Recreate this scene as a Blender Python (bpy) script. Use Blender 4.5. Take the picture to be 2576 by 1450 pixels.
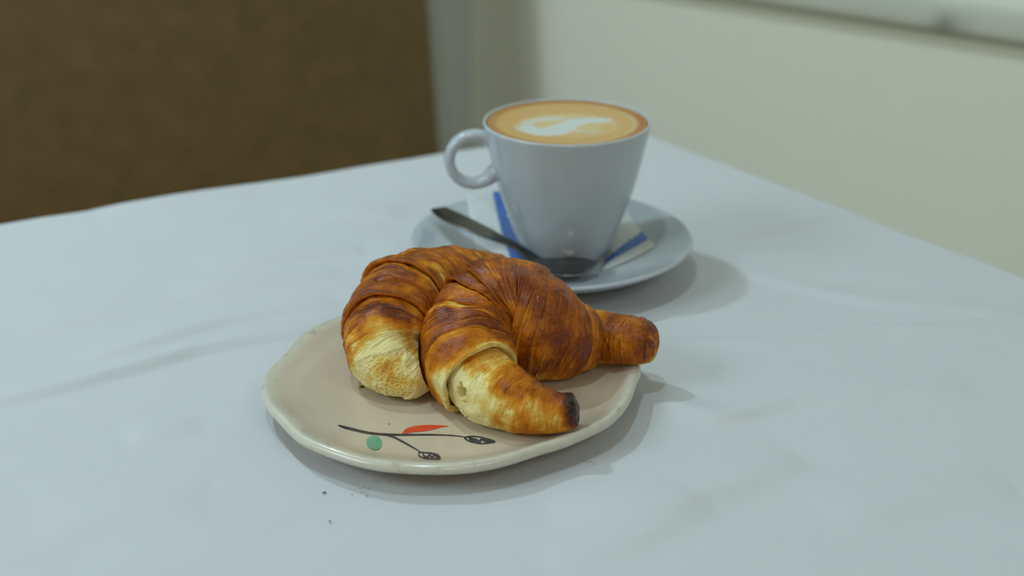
import bpy, math, random
import numpy as np
from mathutils import Vector, Matrix

for o in list(bpy.data.objects):
    bpy.data.objects.remove(o, do_unlink=True)
C = bpy.context.scene.collection
Z0 = 0.75                       # table top height above the floor
PI = math.pi

# ------------------------------------------------------------------ camera
W, H, F, PITCH, CAMH = 2576, 1450, 3800.0, math.radians(22.5), 0.327
cam = bpy.data.objects.new('camera', bpy.data.cameras.new('camera'))
C.objects.link(cam)
cam.location = (0, 0, Z0 + CAMH)
cam.rotation_euler = (PI / 2 - PITCH, 0, 0)
cam.data.sensor_width = 36
cam.data.lens = 36 * F / W
cam.data.clip_start = 0.02
cam.data.dof.use_dof = True
cam.data.dof.focus_distance = 0.695
cam.data.dof.aperture_fstop = 5.6
cam.data.dof.aperture_blades = 9
bpy.context.scene.camera = cam

# ------------------------------------------------------------------ world, lamps, exposure
sc = bpy.context.scene
world = bpy.data.worlds.new('world'); sc.world = world
world.use_nodes = True
bg = world.node_tree.nodes['Background']
bg.inputs[0].default_value = (1.0, 0.97, 0.88, 1)
bg.inputs[1].default_value = 0.03

def area(name, loc, size, power, col):
    l = bpy.data.lights.new(name, 'AREA'); l.shape = 'DISK'; l.size = size
    l.energy = power; l.color = col
    o = bpy.data.objects.new(name, l); o.location = loc
    C.objects.link(o)
    return o
LAMPCOL = (0.71, 0.915, 1.0)
FRONTCOL = (1.0, 0.84, 0.62)
area('key_or_fill_light', (-0.24, 0.36, 2.58), 0.10, 5.6, LAMPCOL)
area('pendant_lamp', (-0.74, 1.24, 2.10), 0.09, 7.8, LAMPCOL)
area('key_or_fill_light', (-2.7, -0.6, 2.58), 1.7, 70.0, LAMPCOL)  # large unseen light added to brighten the right wall
area('key_or_fill_light', (1.3, -1.1, 2.58), 1.0, 13.0, LAMPCOL)  # unseen fill added to lift the right wall and right side of the table
area('key_or_fill_light', (0.3, -2.7, 2.58), 0.6, 20.0, FRONTCOL)  # unseen warm fill added behind the camera to soften the plate shadow

vs = sc.view_settings
sc.display_settings.display_device = 'sRGB'
vs.view_transform = 'Standard'; vs.look = 'None'
vs.exposure = 0.0; vs.gamma = 1.0; vs.use_curve_mapping = False
sc.cycles.use_denoising = True
sc.cycles.max_bounces = 10
sc.cycles.diffuse_bounces = 5
sc.cycles.caustics_reflective = False
sc.cycles.caustics_refractive = False
sc.cycles.sample_clamp_indirect = 4

# ------------------------------------------------------------------ helpers
_c, _s = math.cos(PITCH), math.sin(PITCH)
def at(x, y, z=0.0):
    """a point of the photograph brought back onto the horizontal plane at height z over the table"""
    a, b = (x - W / 2) / F, (y - H / 2) / F
    d = np.array([a, _c - _s * b, -_s - _c * b])
    return np.array([0, 0, CAMH]) + d * ((z - CAMH) / d[2])

def srgb(r, g, b):
    f = lambda c: (c / 12.92 if c <= 0.04045 else ((c + 0.055) / 1.055) ** 2.4)
    return (f(r / 255), f(g / 255), f(b / 255), 1)

_rs = np.random.RandomState(7)
_perm = _rs.permutation(512).astype(np.int64)
_grad = _rs.normal(size=(512, 3)); _grad /= np.linalg.norm(_grad, axis=1)[:, None]
def noise(x, y, z=0.0, seed=0):
    """gradient noise, about -1..1"""
    x, y, z = np.broadcast_arrays(np.asarray(x, float), np.asarray(y, float), np.asarray(z, float))
    x = x + seed * 17.13; y = y - seed * 9.71; z = z + seed * 5.37
    xi, yi, zi = np.floor(x), np.floor(y), np.floor(z)
    fx, fy, fz = x - xi, y - yi, z - zi
    xi, yi, zi = xi.astype(np.int64), yi.astype(np.int64), zi.astype(np.int64)
    u, v, w = [f * f * f * (f * (f * 6 - 15) + 10) for f in (fx, fy, fz)]
    def g(dx, dy, dz):
        h = _perm[(_perm[(_perm[(xi + dx) & 511] + yi + dy) & 511] + zi + dz) & 511]
        gr = _grad[h]
        return gr[..., 0] * (fx - dx) + gr[..., 1] * (fy - dy) + gr[..., 2] * (fz - dz)
    l = lambda a, b, t: a + (b - a) * t
    r = l(l(l(g(0, 0, 0), g(1, 0, 0), u), l(g(0, 1, 0), g(1, 1, 0), u), v),
          l(l(g(0, 0, 1), g(1, 0, 1), u), l(g(0, 1, 1), g(1, 1, 1), u), v), w)
    return r * 1.5
def fbm(x, y, z=0.0, seed=0, oct=4):
    r, a = 0, 1.0
    for k in range(oct):
        r = r + a * noise(x * 2 ** k, y * 2 ** k, z * 2 ** k, seed + k)
        a *= 0.5
    return r
def sstep(a, b, x):
    t = np.clip((x - a) / (b - a), 0, 1)
    return t * t * (3 - 2 * t)
def gauss(x, m, s): return np.exp(-((x - m) / s) ** 2)

def mesh_obj(name, V, Fc, mat, parent=None, org=(0, 0, 0), smooth=True, attrs=None, mats=None, fmat=None):
    """one mesh object; V in table coordinates, org = base of its thing in table coordinates"""
    V = np.asarray(V, float).reshape(-1, 3)
    org = np.asarray(org, float)
    me = bpy.data.meshes.new(name)
    if isinstance(Fc, np.ndarray):
        n, k = Fc.shape
        me.vertices.add(len(V)); me.vertices.foreach_set('co', (V - org).ravel())
        me.loops.add(n * k); me.loops.foreach_set('vertex_index', Fc.ravel().astype(np.int32))
        me.polygons.add(n)
        me.polygons.foreach_set('loop_start', np.arange(0, n * k, k, dtype=np.int32))
        me.polygons.foreach_set('loop_total', np.full(n, k, np.int32))
        me.update(calc_edges=True); me.validate()
    else:
        me.from_pydata([tuple(v) for v in (V - org)], [], Fc); me.update()
    me.polygons.foreach_set('use_smooth', [smooth] * len(me.polygons))
    for m in (mats or [mat]): me.materials.append(m)
    if fmat is not None: me.polygons.foreach_set('material_index', fmat)
    for k, a in (attrs or {}).items():
        a = np.asarray(a, np.float32)
        if a.ndim == 1:
            at_ = me.attributes.new(k, 'FLOAT', 'POINT'); at_.data.foreach_set('value', a)
        else:
            at_ = me.attributes.new(k, 'FLOAT_COLOR', 'POINT')
            at_.data.foreach_set('color', np.c_[a, np.ones(len(a))].astype(np.float32).ravel())
    o = bpy.data.objects.new(name, me); C.objects.link(o)
    if parent is not None: o.parent = parent
    else: o.location = (org[0], org[1], org[2] + Z0)
    return o

def thing(name, label, cat, org, group=None):
    o = bpy.data.objects.new(name, None); C.objects.link(o)
    o.empty_display_size = 0.02
    o.location = (org[0], org[1], org[2] + Z0)
    return tag(o, label, cat, group)
def tag(o, label, cat, group=None):
    o['label'] = label; o['category'] = cat
    if group: o['group'] = group
    return o
def struct(o): o['kind'] = 'structure'; return o

def grid_faces(nr, nc, wrap=False, base=0):
    i = np.arange(nr - 1)[:, None]; j = np.arange(nc if wrap else nc - 1)[None, :]
    j2 = (j + 1) % nc
    a = i * nc + j; b = i * nc + j2; c = (i + 1) * nc + j2; d = (i + 1) * nc + j
    return np.stack([a, b, c, d], -1).reshape(-1, 4) + base

def lathe(prof, n=160, cen=(0, 0), wob=None):
    """prof = list of (r, z), revolved about the vertical through cen"""
    p = np.array(prof, float); th = np.linspace(0, 2 * PI, n, endpoint=False)
    r = p[:, 0][:, None]; z = p[:, 1][:, None] + 0 * th
    V = np.stack([cen[0] + r * np.cos(th), cen[1] + r * np.sin(th), z], -1).reshape(-1, 3)
    return V, grid_faces(len(p), n, True)

def smooth_prof(pts, n=12):
    """Catmull-Rom through 2-D points"""
    P = np.array(pts, float); out = []
    Q = np.vstack([2 * P[0] - P[1], P, 2 * P[-1] - P[-2]])
    for i in range(1, len(Q) - 2):
        for t in np.linspace(0, 1, n, endpoint=False):
            out.append(0.5 * ((2 * Q[i]) + (-Q[i - 1] + Q[i + 1]) * t + (2 * Q[i - 1] - 5 * Q[i] + 4 * Q[i + 1] - Q[i + 2]) * t * t + (-Q[i - 1] + 3 * Q[i] - 3 * Q[i + 1] + Q[i + 2]) * t ** 3))
    out.append(P[-1])
    return np.array(out)
def catmull(P, t):
    P = np.asarray(P, float); n = len(P)
    Q = np.vstack([2 * P[0] - P[1], P, 2 * P[-1] - P[-2]])
    t = np.clip(t, 0, n - 1 - 1e-6); i = np.floor(t).astype(int); f = (t - i)[..., None]
    a, b, c, d = Q[i], Q[i + 1], Q[i + 2], Q[i + 3]
    return 0.5 * (2 * b + (c - a) * f + (2 * a - 5 * b + 4 * c - d) * f ** 2 + (3 * b - a - 3 * c + d) * f ** 3)

def box(cen, dim, rot=0.0, bev=0.004, seg=3):
    import bmesh
    bm = bmesh.new(); bmesh.ops.create_cube(bm, size=1)
    for v in bm.verts: v.co = Vector((v.co.x * dim[0], v.co.y * dim[1], v.co.z * dim[2]))
    if bev: bmesh.ops.bevel(bm, geom=bm.edges[:], offset=bev, segments=seg, affect='EDGES', profile=0.5)
    m = Matrix.Translation(cen) @ Matrix.Rotation(rot, 4, 'Z')
    bm.transform(m); bm.verts.ensure_lookup_table(); bm.verts.index_update()
    V = [tuple(v.co) for v in bm.verts]; Fc = [[v.index for v in f.verts] for f in bm.faces]
    bm.free()
    return V, Fc

# ------------------------------------------------------------------ materials
def mat(name, col=(0.8, 0.8, 0.8, 1), rough=0.5, **kw):
    m = bpy.data.materials.new(name); m.use_nodes = True
    b = m.node_tree.nodes['Principled BSDF']
    b.inputs['Base Color'].default_value = col; b.inputs['Roughness'].default_value = rough
    for k, v in kw.items(): b.inputs[k].default_value = v
    return m, m.node_tree, b
def nd(nt, t, **kw):
    n = nt.nodes.new(t)
    for k, v in kw.items():
        if k.startswith('_'): setattr(n, k[1:], v)
        else: n.inputs[k].default_value = v
    return n
def ramp(nt, stops):
    r = nt.nodes.new('ShaderNodeValToRGB'); e = r.color_ramp.elements
    while len(e) < len(stops): e.new(0.5)
    for el, (p, c) in zip(e, stops): el.position = p; el.color = c
    return r
def bump_noise(nt, b, scale, dist, strength=1.0, detail=4, coord='Object', rough=0.5):
    tc = nd(nt, 'ShaderNodeTexCoord'); n = nd(nt, 'ShaderNodeTexNoise', Scale=scale, Detail=detail, Roughness=rough)
    nt.links.new(tc.outputs[coord], n.inputs['Vector'])
    bp = nd(nt, 'ShaderNodeBump', Strength=strength, Distance=dist)
    nt.links.new(n.outputs['Fac'], bp.inputs['Height']); nt.links.new(bp.outputs['Normal'], b.inputs['Normal'])
    return tc, n, bp
def mottled(name, c1, c2, scale, rough, bump=0.0, detail=5, **kw):
    m, nt, b = mat(name, c1, rough, **kw)
    tc = nd(nt, 'ShaderNodeTexCoord'); n = nd(nt, 'ShaderNodeTexNoise', Scale=scale, Detail=detail)
    nt.links.new(tc.outputs['Object'], n.inputs['Vector'])
    r = ramp(nt, [(0.3, c1), (0.7, c2)]); nt.links.new(n.outputs['Fac'], r.inputs['Fac'])
    nt.links.new(r.outputs['Color'], b.inputs['Base Color'])
    if bump:
        bp = nd(nt, 'ShaderNodeBump', Strength=0.6, Distance=bump)
        nt.links.new(n.outputs['Fac'], bp.inputs['Height']); nt.links.new(bp.outputs['Normal'], b.inputs['Normal'])
    return m

M = {}
M['wall'] = mottled('wall_paint', (0.86, 0.88, 0.76, 1), (0.88, 0.90, 0.78, 1), 3, 0.55, 0.0008)
M['panel'] = mottled('warm_plaster', (0.46, 0.37, 0.26, 1), (0.5, 0.41, 0.29, 1), 4, 0.7)
M['wall_shaded'] = mottled('shaded_wall_paint', (0.60, 0.66, 0.63, 1), (0.63, 0.69, 0.66, 1), 3, 0.55, 0.0008)  # back wall toned darker in colour, standing in for corner shade
M['trim'] = mottled('trim_paint', (0.60, 0.61, 0.53, 1), (0.65, 0.66, 0.58, 1), 6, 0.45)
M['ceiling'] = mottled('ceiling_paint', (0.78, 0.77, 0.72, 1), (0.8, 0.79, 0.74, 1), 2, 0.8)
M['floor'] = mottled('floor_tile', (0.22, 0.16, 0.10, 1), (0.28, 0.2, 0.13, 1), 5, 0.4)
M['chair'] = mottled('brown_leatherette', (0.155, 0.098, 0.034, 1), (0.205, 0.130, 0.047, 1), 40, 0.6, 0.0008, 8)
M['chairleg'] = mottled('dark_wood', (0.06, 0.03, 0.015, 1), (0.1, 0.055, 0.025, 1), 30, 0.4)
M['table'] = mottled('table_wood', (0.25, 0.15, 0.07, 1), (0.32, 0.2, 0.1, 1), 20, 0.5)
M['china'] = mottled('white_porcelain', (0.455, 0.50, 0.545, 1), (0.475, 0.52, 0.565, 1), 8, 0.12)
M['paper'] = mottled('white_paper', (0.60, 0.62, 0.62, 1), (0.64, 0.66, 0.66, 1), 80, 0.6, 0.0006)
M['blue'] = mottled('blue_print', (0.035, 0.12, 0.42, 1), (0.055, 0.16, 0.5, 1), 200, 0.45)
M['bowl_steel'] = mottled('spoon_steel_lit', (0.27, 0.275, 0.285, 1), (0.31, 0.315, 0.325, 1), 90, 0.18, Metallic=1.0)  # lighter copy of the handle steel, brighter reflection put into its colour
M['steel'] = mottled('spoon_steel_dim', (0.105, 0.100, 0.09, 1), (0.135, 0.13, 0.12, 1), 90, 0.24, Metallic=1.0)  # colour darkened to stand in for the dim room it reflects

# cloth: white cotton with a fine rib
m, nt, b = mat('white_cotton', (0.575, 0.585, 0.61, 1), 0.85)
tc = nd(nt, 'ShaderNodeTexCoord')
wv = nd(nt, 'ShaderNodeTexWave', Scale=400.0, Distortion=0.6, Detail=1.0); wv.wave_type = 'BANDS'; wv.bands_direction = 'X'
wv2 = nd(nt, 'ShaderNodeTexWave', Scale=600.0, Distortion=0.6, Detail=1.0); wv2.bands_direction = 'Y'
for w_ in (wv, wv2): nt.links.new(tc.outputs['Object'], w_.inputs['Vector'])
mx = nd(nt, 'ShaderNodeMath', _operation='MULTIPLY_ADD'); mx.inputs[1].default_value = 0.4
nt.links.new(wv2.outputs['Fac'], mx.inputs[0]); nt.links.new(wv.outputs['Fac'], mx.inputs[2])
bp = nd(nt, 'ShaderNodeBump', Strength=0.15, Distance=0.00022)
nt.links.new(mx.outputs[0], bp.inputs['Height']); nt.links.new(bp.outputs['Normal'], b.inputs['Normal'])
M['cloth'] = m

# glazed stoneware
m, nt, b = mat('cream_glaze', (0.6, 0.53, 0.42, 1), 0.22, **{'Coat Weight': 0.3, 'Coat Roughness': 0.08})
tc = nd(nt, 'ShaderNodeTexCoord'); n1 = nd(nt, 'ShaderNodeTexNoise', Scale=22, Detail=3)
nt.links.new(tc.outputs['Object'], n1.inputs['Vector'])
r1 = ramp(nt, [(0.3, (0.545, 0.455, 0.345, 1)), (0.7, (0.59, 0.49, 0.375, 1))]); nt.links.new(n1.outputs['Fac'], r1.inputs['Fac'])
av = nd(nt, 'ShaderNodeAttribute', _attribute_name='rim')
n2 = nd(nt, 'ShaderNodeTexNoise', Scale=160, Detail=4); nt.links.new(tc.outputs['Object'], n2.inputs['Vector'])
r2 = ramp(nt, [(0.28, (0.44, 0.37, 0.26, 1)), (0.40, (0.58, 0.54, 0.44, 1)), (0.7, (0.61, 0.575, 0.48, 1))]); nt.links.new(n2.outputs['Fac'], r2.inputs['Fac'])
mixc = nt.nodes.new('ShaderNodeMixRGB'); nt.links.new(av.outputs['Fac'], mixc.inputs[0])
nt.links.new(r1.outputs['Color'], mixc.inputs[1]); nt.links.new(r2.outputs['Color'], mixc.inputs[2])
nt.links.new(mixc.outputs[0], b.inputs['Base Color'])
n3 = nd(nt, 'ShaderNodeTexNoise', Scale=55, Detail=3); nt.links.new(tc.outputs['Object'], n3.inputs['Vector'])
bp = nd(nt, 'ShaderNodeBump', Strength=0.35, Distance=0.0015)
nt.links.new(n3.outputs['Fac'], bp.inputs['Height']); nt.links.new(bp.outputs['Normal'], b.inputs['Normal'])
M['glaze'] = m
M['ink'] = mottled('dark_underglaze', (0.022, 0.022, 0.035, 1), (0.05, 0.048, 0.06, 1), 250, 0.25)
M['red'] = mottled('red_underglaze', (0.62, 0.035, 0.012, 1), (0.75, 0.10, 0.04, 1), 180, 0.25)
M['green'] = mottled('green_underglaze', (0.10, 0.30, 0.19, 1), (0.16, 0.40, 0.27, 1), 160, 0.25)

# pastry crust: the baking degree is an attribute of the crust itself
def pastry(name, gloss):
    m, nt, b = mat(name, (0.4, 0.2, 0.05, 1), 0.4)
    tc = nd(nt, 'ShaderNodeTexCoord'); av = nd(nt, 'ShaderNodeAttribute', _attribute_name='bake')
    n1 = nd(nt, 'ShaderNodeTexNoise', Scale=420, Detail=5, Roughness=0.65); nt.links.new(tc.outputs['Object'], n1.inputs['Vector'])
    ma = nd(nt, 'ShaderNodeMath', _operation='MULTIPLY_ADD'); ma.inputs[1].default_value = 0.34 if gloss else 0.12
    nf = nd(nt, 'ShaderNodeTexNoise', Scale=1700, Detail=3, Roughness=0.6); nt.links.new(tc.outputs['Object'], nf.inputs['Vector'])
    av2 = nd(nt, 'ShaderNodeMath', _operation='MULTIPLY_ADD'); av2.inputs[1].default_value = 0.7
    nt.links.new(nf.outputs['Fac'], av2.inputs[0]); nt.links.new(n1.outputs['Fac'], av2.inputs[2])
    sub = nd(nt, 'ShaderNodeMath', _operation='SUBTRACT'); sub.inputs[1].default_value = 0.85
    nt.links.new(av2.outputs[0], sub.inputs[0]); nt.links.new(sub.outputs[0], ma.inputs[0]); nt.links.new(av.outputs['Fac'], ma.inputs[2])
    r = ramp(nt, [(0.0, (0.80, 0.69, 0.34, 1)), (0.09, (0.75, 0.56, 0.15, 1)), (0.20, (0.64, 0.34, 0.060, 1)), (0.33, (0.60, 0.235, 0.018, 1)),
                  (0.50, (0.45, 0.124, 0.003, 1)), (0.70, (0.22, 0.043, 0.001, 1)), (0.9, (0.070, 0.011, 0.001, 1)), (1.0, (0.02, 0.008, 0.003, 1))])
    nt.links.new(ma.outputs[0], r.inputs['Fac']); nt.links.new(r.outputs['Color'], b.inputs['Base Color'])
    n2 = nd(nt, 'ShaderNodeTexNoise', Scale=900, Detail=4, Roughness=0.6); nt.links.new(tc.outputs['Object'], n2.inputs['Vector'])
    bp = nd(nt, 'ShaderNodeBump', Strength=0.6 if gloss else 0.5, Distance=0.0004 if gloss else 0.0004)
    nt.links.new(n2.outputs['Fac'], bp.inputs['Height'])
    n4 = nd(nt, 'ShaderNodeTexNoise', Scale=2600, Detail=2, Roughness=0.6); nt.links.new(tc.outputs['Object'], n4.inputs['Vector'])
    bq = nd(nt, 'ShaderNodeBump', Strength=0.5 if gloss else 0.3, Distance=0.0002)
    nt.links.new(n4.outputs['Fac'], bq.inputs['Height']); nt.links.new(bp.outputs['Normal'], bq.inputs['Normal'])
    nt.links.new(bq.outputs['Normal'], b.inputs['Normal'])
    if gloss:
        b.inputs['Specular IOR Level'].default_value = 0.08
        n5 = nd(nt, 'ShaderNodeTexNoise', Scale=1300, Detail=3, Roughness=0.6); nt.links.new(tc.outputs['Object'], n5.inputs['Vector'])
        bc = nd(nt, 'ShaderNodeBump', Strength=0.6, Distance=0.00032)
        nt.links.new(n5.outputs['Fac'], bc.inputs['Height']); nt.links.new(bc.outputs['Normal'], b.inputs['Coat Normal'])
        cw_ = nd(nt, 'ShaderNodeMapRange'); cw_.inputs[1].default_value = 0.35; cw_.inputs[2].default_value = 0.7; cw_.inputs[4].default_value = 0.6
        nt.links.new(av.outputs['Fac'], cw_.inputs[0]); nt.links.new(cw_.outputs[0], b.inputs['Coat Weight'])
        b.inputs['Coat Roughness'].default_value = 0.11
        b.inputs['Coat IOR'].default_value = 1.45
        rr = ramp(nt, [(0.15, (0.65, 0.65, 0.65, 1)), (0.45, (0.48, 0.48, 0.48, 1)), (0.85, (0.38, 0.38, 0.38, 1))])
        nt.links.new(av.outputs['Fac'], rr.inputs['Fac']); nt.links.new(rr.outputs['Color'], b.inputs['Roughness'])
    else:
        b.inputs['Roughness'].default_value = 0.75
        b.inputs['Specular IOR Level'].default_value = 0.15
        b.inputs['Subsurface Weight'].default_value = 0.25
        b.inputs['Subsurface Radius'].default_value = (0.004, 0.003, 0.0012)
        b.inputs['Subsurface Scale'].default_value = 1.0
    return m
M['crust'] = pastry('glazed_crust', True)
M['crumb'] = pastry('soft_crumb', False)
M['speck'] = mottled('toasted_crumb', (0.10, 0.035, 0.012, 1), (0.2, 0.09, 0.03, 1), 900, 0.7)
m, nt, b = mat('milk_coffee', (0.5, 0.3, 0.1, 1), 0.35)
av = nd(nt, 'ShaderNodeAttribute', _attribute_name='Col'); nt.links.new(av.outputs['Color'], b.inputs['Base Color'])
bump_noise(nt, b, 500, 0.0002, 0.4)
M['coffee'] = m
m, nt, b = mat('stained_paint', (0.6, 0.6, 0.5, 1), 0.5)
av = nd(nt, 'ShaderNodeAttribute', _attribute_name='Col'); nt.links.new(av.outputs['Color'], b.inputs['Base Color'])
M['stained'] = m

# ------------------------------------------------------------------ room
def quad_slab(p, q, z0, z1, th, nrm):
    """an upright slab between plan points p and q, thickness th away from nrm side"""
    p, q, nrm = np.array(p), np.array(q), np.array(nrm)
    a, b_ = p - nrm * th, q - nrm * th
    V = [(*p, z0), (*q, z0), (*q, z1), (*p, z1), (*a, z0), (*b_, z0), (*b_, z1), (*a, z1)]
    return V, [[0, 1, 2, 3], [5, 4, 7, 6], [4, 0, 3, 7], [1, 5, 6, 2], [3, 2, 6, 7], [4, 5, 1, 0]]
CORNER = np.array([-0.052, 1.914])
dR = np.array([0.763, -0.646]); nR = np.array([-0.646, -0.763])      # right wall, runs towards the camera
dB = np.array([-0.874, -0.485]); nB = np.array([0.485, -0.874])      # back wall behind the chair
pR = CORNER + dR * 4.2; pB = CORNER + dB * 3.6
ZF, ZC = -Z0, 1.85
struct(mesh_obj('wall_right', *quad_slab(CORNER, pR, ZF, ZC, 0.1, nR), M['wall'], smooth=False))
struct(mesh_obj('wall_back', *quad_slab(pB, CORNER, ZF, ZC, 0.1, nB), M['wall_shaded'], smooth=False))
p3 = pB + np.array([0.3, -4.0]); p4 = pR + np.array([-0.3, -2.2])
def wall_between(name, p, q):
    d = (q - p) / np.linalg.norm(q - p); n = np.array([-d[1], d[0]])
    if n @ (np.array([0, 0]) - p) < 0: n = -n
    struct(mesh_obj(name, *quad_slab(p, q, ZF, ZC, 0.1, n), M['panel'], smooth=False))
wall_between('wall_left', p3, pB); wall_between('wall_front', p4, p3); wall_between('wall_side', pR, p4)
poly = [CORNER, pB, p3, p4, pR]
def slab(name, z0, z1, m_):
    V = [(*p, z1) for p in poly] + [(*p, z0) for p in poly]; n = len(poly)
    Fc = [list(range(n)), list(range(2 * n - 1, n - 1, -1))] + [[i, i + n, (i + 1) % n + n, (i + 1) % n] for i in range(n)]
    struct(mesh_obj(name, V, Fc, m_, smooth=False))
slab('floor', ZF - 0.08, ZF, M['floor']); slab('ceiling', ZC, ZC + 0.08, M['ceiling'])
# rail along the right wall, with grey scuffs on it
zr = -0.0165
n_, k_ = 420, 16
us = np.linspace(0.02, 4.1, n_)
prof = np.array([(0.001, zr), (0.010, zr + 0.001), (0.014, zr + 0.004), (0.0155, zr + 0.010), (0.0155, zr + 0.03), (0.0145, zr + 0.036), (0.012, zr + 0.042), (0.001, zr + 0.052)])
prof = np.vstack([prof, prof[:1]])
P2 = CORNER + us[:, None] * dR
V = np.stack([P2[:, None, 0] + nR[0] * prof[None, :, 0], P2[:, None, 1] + nR[1] * prof[None, :, 0], 0 * us[:, None] + prof[None, :, 1]], -1)
base = np.array([0.66, 0.69, 0.60]) * np.ones(V.shape)
base *= (1 + 0.05 * noise(us * 6, 0, 3))[:, None, None]
for u0, zz, su, sz, a in ((0.644, 0.010, 0.014, 0.008, .55), (0.667, 0.016, 0.009, 0.006, .4), (0.80, 0.010, 0.012, 0.006, .3), (0.88, 0.010, 0.012, 0.006, .5), (0.875, 0.003, 0.016, 0.005, .4), (0.847, 0.005, 0.023, 0.006, .25)):
    g_ = a * gauss(us, u0, su)[:, None] * gauss(prof[:, 1] - zr, zz, sz)[None, :]
    base *= (1 - g_[..., None])
rail = mesh_obj('trim_1', V.reshape(-1, 3), grid_faces(n_, len(prof)), M['stained'], attrs={'Col': base.reshape(-1, 3)})
struct(rail)

# ------------------------------------------------------------------ table and cloth
TC = np.array([0.0848, 1.1283]); eU = np.array([-0.874, -0.485]); eV = np.array([0.565, -0.825])
LU, LV = 1.08, 1.02
tb = thing('dining_table', 'square wooden dining table hidden under the white tablecloth', 'table', (*(TC + eU * LU / 2 + eV * LV / 2), -Z0))
def prism(cs, z0, z1):
    n = len(cs)
    V = [(*c_, z0) for c_ in cs] + [(*c_, z1) for c_ in cs]
    return V, [list(range(n))[::-1], list(range(n, 2 * n))] + [[i, (i + 1) % n, (i + 1) % n + n, i + n] for i in range(n)]
org = np.array([*(TC + eU * LU / 2 + eV * LV / 2), -Z0])
i_ = 0.012
mesh_obj('tabletop', *prism([TC + eU * a * 1 + eV * b_ for a, b_ in ((i_, i_), (i_, LV - i_), (LU - i_, LV - i_), (LU - i_, i_))][::-1], -0.032, -0.006), M['table'], tb, org, smooth=False)
for a, b_ in ((0.09, 0.09), (0.09, LV - 0.09), (LU - 0.09, LV - 0.09), (LU - 0.09, 0.09)):
    c_ = TC + eU * a + eV * b_; r_ = 0.024; q_ = 0.017
    V = [(c_[0] + sx * q_, c_[1] + sy * q_, -Z0) for sx, sy in ((-1, -1), (1, -1), (1, 1), (-1, 1))] + [(c_[0] + sx * r_, c_[1] + sy * r_, -0.032) for sx, sy in ((-1, -1), (1, -1), (1, 1), (-1, 1))]
    mesh_obj('leg', V, [[3, 2, 1, 0], [4, 5, 6, 7], [0, 1, 5, 4], [1, 2, 6, 5], [2, 3, 7, 6], [3, 0, 4, 7]], M['table'], tb, org, smooth=False)

du = 0.003
ua = np.arange(-0.24, LU + 0.24, du); va = np.arange(-0.24, LV + 0.24, du)
U, Vv = np.meshgrid(ua, va, indexing='ij')
def edge(a, L, rad=0.010):
    """arc length along the cloth -> place along the table, drop over the edge"""
    def lo(x):            # x < 0
        q = np.clip(-x, 0, rad * PI / 2); ang = q / rad
        return -rad * np.sin(ang), rad * (1 - np.cos(ang)) + np.clip(-x - rad * PI / 2, 0, None)
    p = a.copy(); d = np.zeros_like(a)
    m_ = a < rad; x, dd = lo(a - rad); p = np.where(m_, rad + x, p); d = np.where(m_, dd, d)
    m_ = a > L - rad; x, dd = lo(L - rad - a); p = np.where(m_, L - rad - x, p); d = np.where(m_, dd, d)
    return p, d
pu, d_u = edge(U, LU); pv, d_v = edge(Vv, LV)
drop = np.maximum(d_u, d_v) + 0.25 * np.minimum(d_u, d_v)
hang = sstep(0.0, 0.05, drop)
pu = pu + np.where(d_u > 0, np.sign(U - LU / 2), 0) * (0.004 + 0.010 * noise(Vv * 9, 1.5) * sstep(0, 0.12, d_u)) * hang
pv = pv + np.where(d_v > 0, np.sign(Vv - LV / 2), 0) * (0.004 + 0.010 * noise(U * 9, 7.5) * sstep(0, 0.12, d_v)) * hang
X = TC[0] + pu * eU[0] + pv * eV[0]; Y = TC[1] + pu * eU[1] + pv * eV[1]
# small waviness where the cloth turns over the right-hand edge
Z = -drop
X = X + (d_v >= 0) * 0
# creases: pixel polylines of the photograph brought onto the table plane, each a low ridge of its own width and height
CREASES = [
    ([(-250, 1065), (0, 1012), (200, 968), (400, 915), (520, 882), (740, 845), (850, 830)], 0.0075, 0.0016, 1),
    ([(200, 910), (330, 878), (450, 842), (600, 800), (840, 760)], 0.010, 0.0013, 1),
    ([(500, 672), (620, 662), (760, 645), (920, 633)], 0.012, 0.0013, 1),
    ([(250, 545), (400, 518), (500, 505), (640, 498)], 0.018, 0.0012, 1),
    ([(60, 830), (200, 805), (330, 790)], 0.012, 0.0006, 1),
    ([(700, 545), (900, 535), (1010, 545)], 0.014, 0.0008, 1),
    ([(450, 740), (620, 715), (860, 690)], 0.016, 0.0008, 1),
    ([(1650, 855), (1760, 858), (1900, 856), (2050, 840), (2200, 826), (2350, 822), (2576, 800), (2700, 790)], 0.006, 0.0010, -1),
    ([(1800, 600), (1900, 585), (2010, 560), (2150, 530)], 0.012, 0.0010, 1),
    ([(1760, 640), (1900, 645), (2100, 640)], 0.012, 0.0007, 1),
    ([(1850, 680), (2000, 720), (2100, 745), (2260, 770), (2420, 782), (2600, 800)], 0.010, 0.0009, 1),
    ([(1600, 1000), (1690, 1030), (1770, 1052), (1840, 1052), (1920, 1030), (2050, 1000)], 0.009, 0.0014, 1),
    ([(1400, 1310), (1600, 1285), (1750, 1255), (1900, 1200), (2030, 1165)], 0.020, 0.0016, 1),
    ([(1380, 1420), (1550, 1370), (1680, 1320), (1780, 1280)], 0.016, 0.0010, 1),
    ([(2000, 1010), (2200, 990), (2450, 985)], 0.018, 0.0009, 1),
    ([(2100, 1310), (2300, 1260), (2560, 1240)], 0.018, 0.0008, 1),
    ([(100, 1330), (300, 1290), (520, 1270)], 0.02, 0.0008, 1),
    ([(330, 1110), (400, 1090), (500, 1078)], 0.012, 0.0007, 1),
]
wr = np.zeros_like(X)
pts2 = np.stack([X, Y], -1)
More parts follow.
